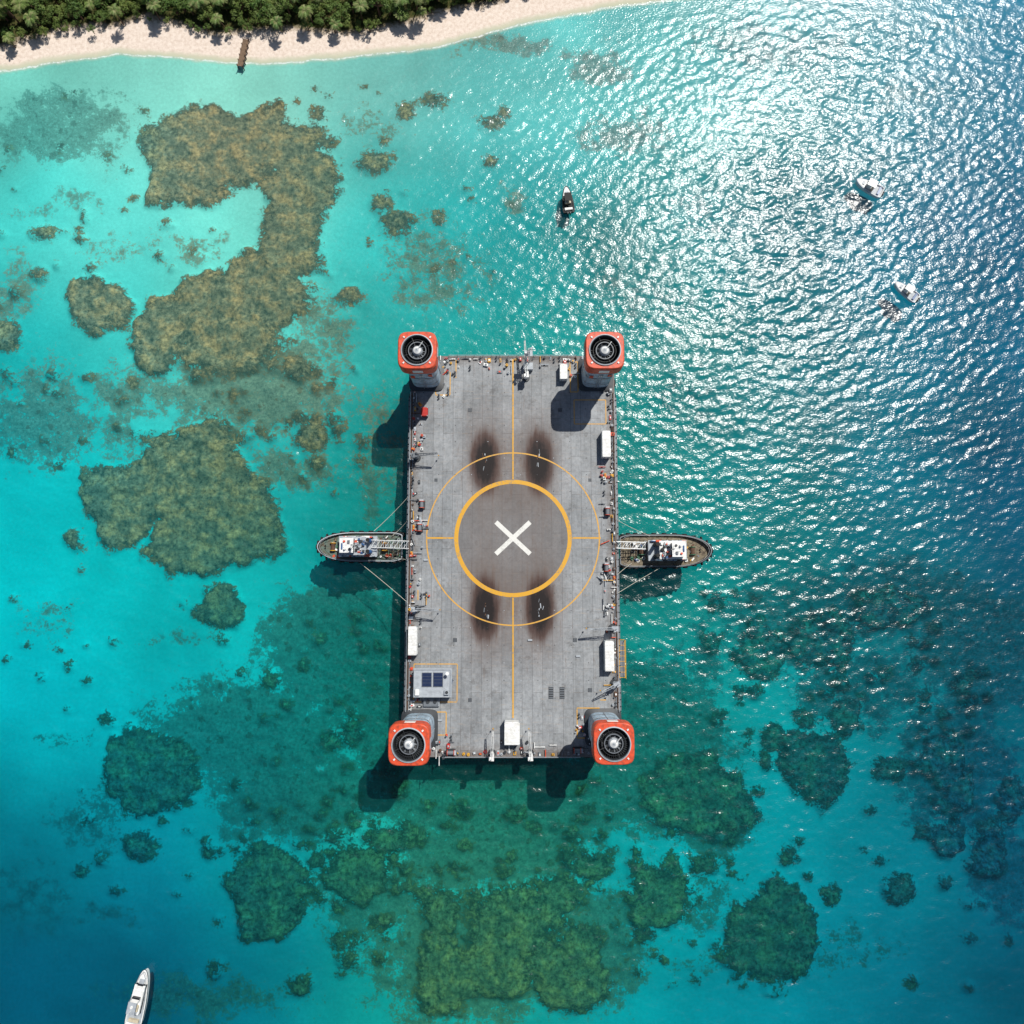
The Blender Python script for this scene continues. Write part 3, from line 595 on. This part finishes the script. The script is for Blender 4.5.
def gangway(p,q,wd=1.5,m=WHITE):
    p=Vector(p);q=Vector(q); d=q-p; n=max(4,int(d.length/1.0)); sd_=Vector((-d.y,d.x,0)).normalized()*wd/2; b=Bd(); up=Vector((0,0,1.1))
    o=p.copy()
    for s in (-1,1):
        b.tube(sd_*s,d+sd_*s,.1,m); b.tube(sd_*s+up,d+sd_*s+up,.08,m)
        for i in range(n):
            a=d*(i/n)+sd_*s; c=d*((i+1)/n)+sd_*s; b.tube(a,a+up,.05,m,4); b.tube(a+up,c,.05,m,4)
    for i in range(n*2): a=d*(i/(2*n)); b.tube(a-sd_,a+sd_,.09,LG,4)
    for i in range(n): a=d*(i/n)+up; c=d*((i+1)/n)+up; b.tube(a-sd_*.97,c+sd_*.97,.05,m,4)
    b.make('gangway',tuple(o))
gangway(W(372,544,4.5),W(409,545,5.2),1.7); gangway(W(645,546,4.5),W(616,545,5.2),1.5)
for (a,b_) in (((408,497,5.6),(374,531,2.6)),((408,603,5.6),(360,563,2.6)),((408,560,5.4),(385,556,2.4)),((617,520,5.6),(650,536,2.6)),((618,593,5.6),(660,568,2.6)),((408,520,5.5),(392,536,2.5)),((617,575,5.5),(632,563,2.5))):
    p=Vector(W(*a)); q=Vector(W(*b_)); b=Bd(); pts=[]
    for i in range(13):
        f=i/12; z=p.lerp(q,f); z.z-=4*f*(1-f)*.9; pts.append(z-p)
    b.path(pts,.055,ROPE,5); b.make('mooring_rope',tuple(p))
# ------------------------------------------------------------ small boats
def motorboat(u,v,head,L,Bm,hullm,deckm,canopy=None,cruiser=False,name='motorboat'):
    x,y,_=W(u,v,.8); root=empty(name,(x,y,0),head); b=Bd(); k=Bm/2.4; P=dict(t0=.2,p=1.7,stern=.86)
    b.loft([outline(L,Bm,.7,-.3,0,20,**P),outline(L,Bm,.9,.1,.2,20,**P),outline(L,Bm,1.,.85*k,.8,20,**P),outline(L,Bm,.9,.88*k,.8,20,**P),outline(L*.97,Bm,.86,.62*k,.6,20,**P)],[hullm,hullm,hullm,WHITE],cap=deckm,bottom=hullm)
    b.path(outline(L*1.005,Bm*1.01,1,.8*k,.8,20,**P),.05*k,BLU if hullm is WHITE and not cruiser else DG,5)
    fd=outline(L*.93,Bm*.86,1,.9*k,.7,20,**P); fd=[q for q in fd if q[0]>L*.14]; b.add(fd,[tuple(range(len(fd)))],WHITE)
    b.make('hull',parent=root)
    b=Bd(); h=.66*k
    if cruiser:
        b.box(.3,0,h,L*.5,Bm*.68,1.3,WHITE,taper=.92); b.box(.3,0,h+.55,L*.49,Bm*.685,.45,GLASS,taper=.97); b.box(-.2,0,h+1.32,L*.4,Bm*.62,.12,WHITE); b.box(-1.2,0,h+1.44,1.2,Bm*.5,.5,CREAM); b.box(.9,0,h+1.44,.3,Bm*.45,.6,GLASS)
        b.box(-.6,0,h+3.,L*.2,Bm*.5,.08,LG); b.box(2.9,0,h+.75,.9,Bm*.4,.5,GLASS,taper=.8)
        for a in (-1,1):
            for c in (-1,1): b.tube((-.6+a*L*.1,c*Bm*.24,h+1.4),(-.6+a*L*.1,c*Bm*.24,h+3.),.04,LG)
        b.box(L*.3,0,h+.35,1.1,1.1,.5,LG); b.box(-L*.38,0,h,.6,Bm*.6,.5,CREAM); b.box(-L*.51,0,.15,.8,Bm*.75,.12,WOOD); b.tube((-1.,0,h+3),(-1.2,0,h+4.2),.05,WHITE); b.cyl(-.3,0,h+3.08,h+3.3,.3,WHITE,12)
        o=outline(L*.93,Bm*.9,1,h+.9,.9,20,**P); b.path(o[8:33],.03,LG,4)
        for i in range(8,33,2): b.tube((o[i][0],o[i][1],h+.1),o[i],.025,LG,4)
    else:
        b.box(L*.02,0,h,L*.16,Bm*.4,.75,WHITE,taper=.85); b.box(L*.11,0,h+.5,.1,Bm*.44,.5,GLASS); b.box(-L*.12,0,h,.5,Bm*.5,.5,CREAM); b.box(-L*.36,0,h,.5,Bm*.66,.4,BLU if hullm is WHITE else WHITE); b.box(L*.24,0,h+.25,L*.1,Bm*.3,.3,LG)
        if canopy:
            b.box(-.1,0,h+1.75,L*.3,Bm*.62,.08,canopy)
            for a in (-1,1):
                for c in (-1,1): b.tube((-.1+a*L*.13,c*Bm*.28,h+.1),(-.1+a*L*.13,c*Bm*.28,h+1.75),.03,LG)
        for s in (-.3,.3): b.box(-L*.5-.15,s,.5,.5,.36,.75,DG,taper=.8); b.box(-L*.5-.25,s,-.2,.2,.12,.7,DG)
    b.make('superstructure',parent=root)
def hd(u0,v0,u1,v1):
    a=W(u0,v0);b_=W(u1,v1); return math.atan2(b_[1]-a[1],b_[0]-a[0])
motorboat(567.5,200,hd(569,212,566,187),6.8,2.9,BLK,BLK,BLK); motorboat(869,187,hd(881,193,857,181),7.2,3.1,WHITE,LG,WHITE); motorboat(906,291,hd(917,299,895,283),6.8,2.7,WHITE,LG,WHITE)
motorboat(140,997,hd(134,1022,146,971),12.2,3.7,WHITE,LG,cruiser=True,name='cabin_cruiser')
# ------------------------------------------------------------ jetty
b=Bd(); p=Vector(W(246,40,1.1)); q=Vector(W(240,66,1.1)); d=q-p; L=d.length; a=math.atan2(d.y,d.x)
k=0
while k<L: b.box(k,random.uniform(-.04,.04),.0,.26,1.5,.07,WOOD); k+=.3
for s in (-.6,.6):
    b.box(L/2,s,-.16,L,.12,.15,WOOD)
    for k in range(6): b.cyl(L*k/5,s*1.15,-2.2,.5,.12,BRN,8)
b.make('wooden_jetty',tuple(p),a)
# ------------------------------------------------------------ forest
def leafmat(name,c1,c2,c3):
    m=bpy.data.materials.new(name); t=NT(m); oi=t.n('ShaderNodeObjectInfo').outputs['Random']; g=coord(t); n=t.noise(g,.9,2)
    c=t.mix(oi,c1,c2); c=t.mix(t.mapr(n,.4,.65),c,c3); t.out(t.bsdf(c,.6,None,0,.25)); return m
LM=leafmat('broadleaf_foliage',(.055,.115,.022),(.15,.19,.04),(.10,.16,.03)); PM=leafmat('palm_frond',(.15,.21,.05),(.08,.16,.035),(.22,.23,.09))
def palm(seed):
    r=random.Random(seed); b=Bd(); hgt=r.uniform(4,6.5); bend=Vector((r.uniform(-1,1),r.uniform(-1,1),0))*1.4; prev=Vector((0,0,-.5)); top=None
    for i in range(7):
        f=(i+1)/7; q=bend*f*f+Vector((0,0,hgt*f)); b.tube(prev,q,.2-.09*(i/7),BRN,7,.2-.09*f); prev=q
    top=prev; nf=r.randint(15,19)
    for k in range(nf):
        az=2*math.pi*k/nf+r.uniform(-.15,.15); el=r.uniform(-.1,.9); Lf=r.uniform(2.4,3.2); d=Vector((math.cos(az),math.sin(az),0)); pts=[]; p_=top.copy(); e_=el
        for i in range(9):
            pts.append(p_.copy()); p_+= (d*math.cos(e_)+Vector((0,0,math.sin(e_))))*(Lf/8); e_-=.2
        sd_=Vector((-d.y,d.x,0))
        for i in range(8):
            b.tube(pts[i],pts[i+1],.03,PM,3)
            for h_ in (0,.5):
                o=pts[i].lerp(pts[i+1],h_); ff=(i+h_)/8; ll=.85*math.sin(math.pi*min(1,.18+ff*.82))+.12
                for s in (-1,1):
                    tip=o+sd_*s*ll*.85+d*ll*.5-Vector((0,0,ll*r.uniform(.15,.45))); wv=d*.1
                    b.add([o-wv,o+wv,tip],[(0,1,2)],PM)
    for k in range(5):
        a=k*1.26; b.cyl(top.x+.22*math.cos(a),top.y+.22*math.sin(a),top.z-.35,top.z-.1,.13,BRN,6)
    return b.mesh('palm_tree')
def broad(seed):
    r=random.Random(seed); b=Bd(); hgt=r.uniform(2.6,4.2); b.tube((0,0,-.5),(0,0,hgt*.6),.25,BRN,7,.17); R=r.uniform(1.9,2.7)
    for k in range(15):
        a=r.uniform(0,6.28); q=R*math.sqrt(r.random())*.85; c=Vector((q*math.cos(a),q*math.sin(a),hgt*.65+(1-(q/R)**2)*1.6*r.uniform(.6,1.1))); b.tube((0,0,hgt*.5),c,.1,BRN,4,.03); cr=r.uniform(.5,.95)
        for j in range(52):
            n=Vector((r.gauss(0,1),r.gauss(0,1),r.gauss(.3,1))).normalized(); p_=c+Vector((n.x*cr,n.y*cr,n.z*cr*.7))*r.uniform(.7,1.1)
            nn=(n+Vector((r.gauss(0,.5),r.gauss(0,.5),.6+r.gauss(0,.4)))).normalized(); t1=nn.orthogonal().normalized(); t2=nn.cross(t1); an=r.uniform(0,6.28); l=r.uniform(.13,.26); e1=(t1*math.cos(an)+t2*math.sin(an))*l; e2=(t2*math.cos(an)-t1*math.sin(an))*l*.55
            b.add([p_-e1,p_+e2,p_+e1,p_-e2],[(0,1,2,3)],LM)
    return b.mesh('broadleaf_tree')
palms=[palm(i) for i in range(6)]; broads=[broad(i) for i in range(6)]
forest=empty('tropical_forest'); rf_=random.Random(21); cnt=0
def vegd(x,y,z=1.5):
    u,v=UV(x,y,z); return float(np.interp(u,VG[:,0],VG[:,1]))-v
y=125.
while y<195:
    x=-170.
    while x<40:
        xx=x+rf_.uniform(-1.3,1.3); yy=y+rf_.uniform(-1.3,1.3); d=vegd(xx,yy)+rf_.uniform(-4,4)
        if d>2 and rf_.random()>.05:
            isp=rf_.random()<(.3 if d>9 else .15); o=bpy.data.objects.new('palm' if isp else 'tree',rf_.choice(palms if isp else broads)); s=rf_.uniform(.65,1.2)*(.5 if (d<9 and not isp) else .75 if d<14 else 1); 
            scn.collection.objects.link(o); o.location=(xx,yy,1.); o.rotation_euler=(0,0,rf_.uniform(0,6.28)); o.scale=(s,s,s*rf_.uniform(.75,1.15)); o.parent=forest; cnt+=1
        x+=2.7
    y+=2.7
print('trees',cnt)
for (u,v) in ((14,46),(160,20),(335,32),(425,18)):
    x,y,_=W(u,v,1.); o=bpy.data.objects.new('palm_tree',rf_.choice(palms)); scn.collection.objects.link(o); o.location=(x,y,.6); o.rotation_euler=(0,0,rf_.uniform(0,6)); s=rf_.uniform(.6,.8); o.scale=(s,s,s)
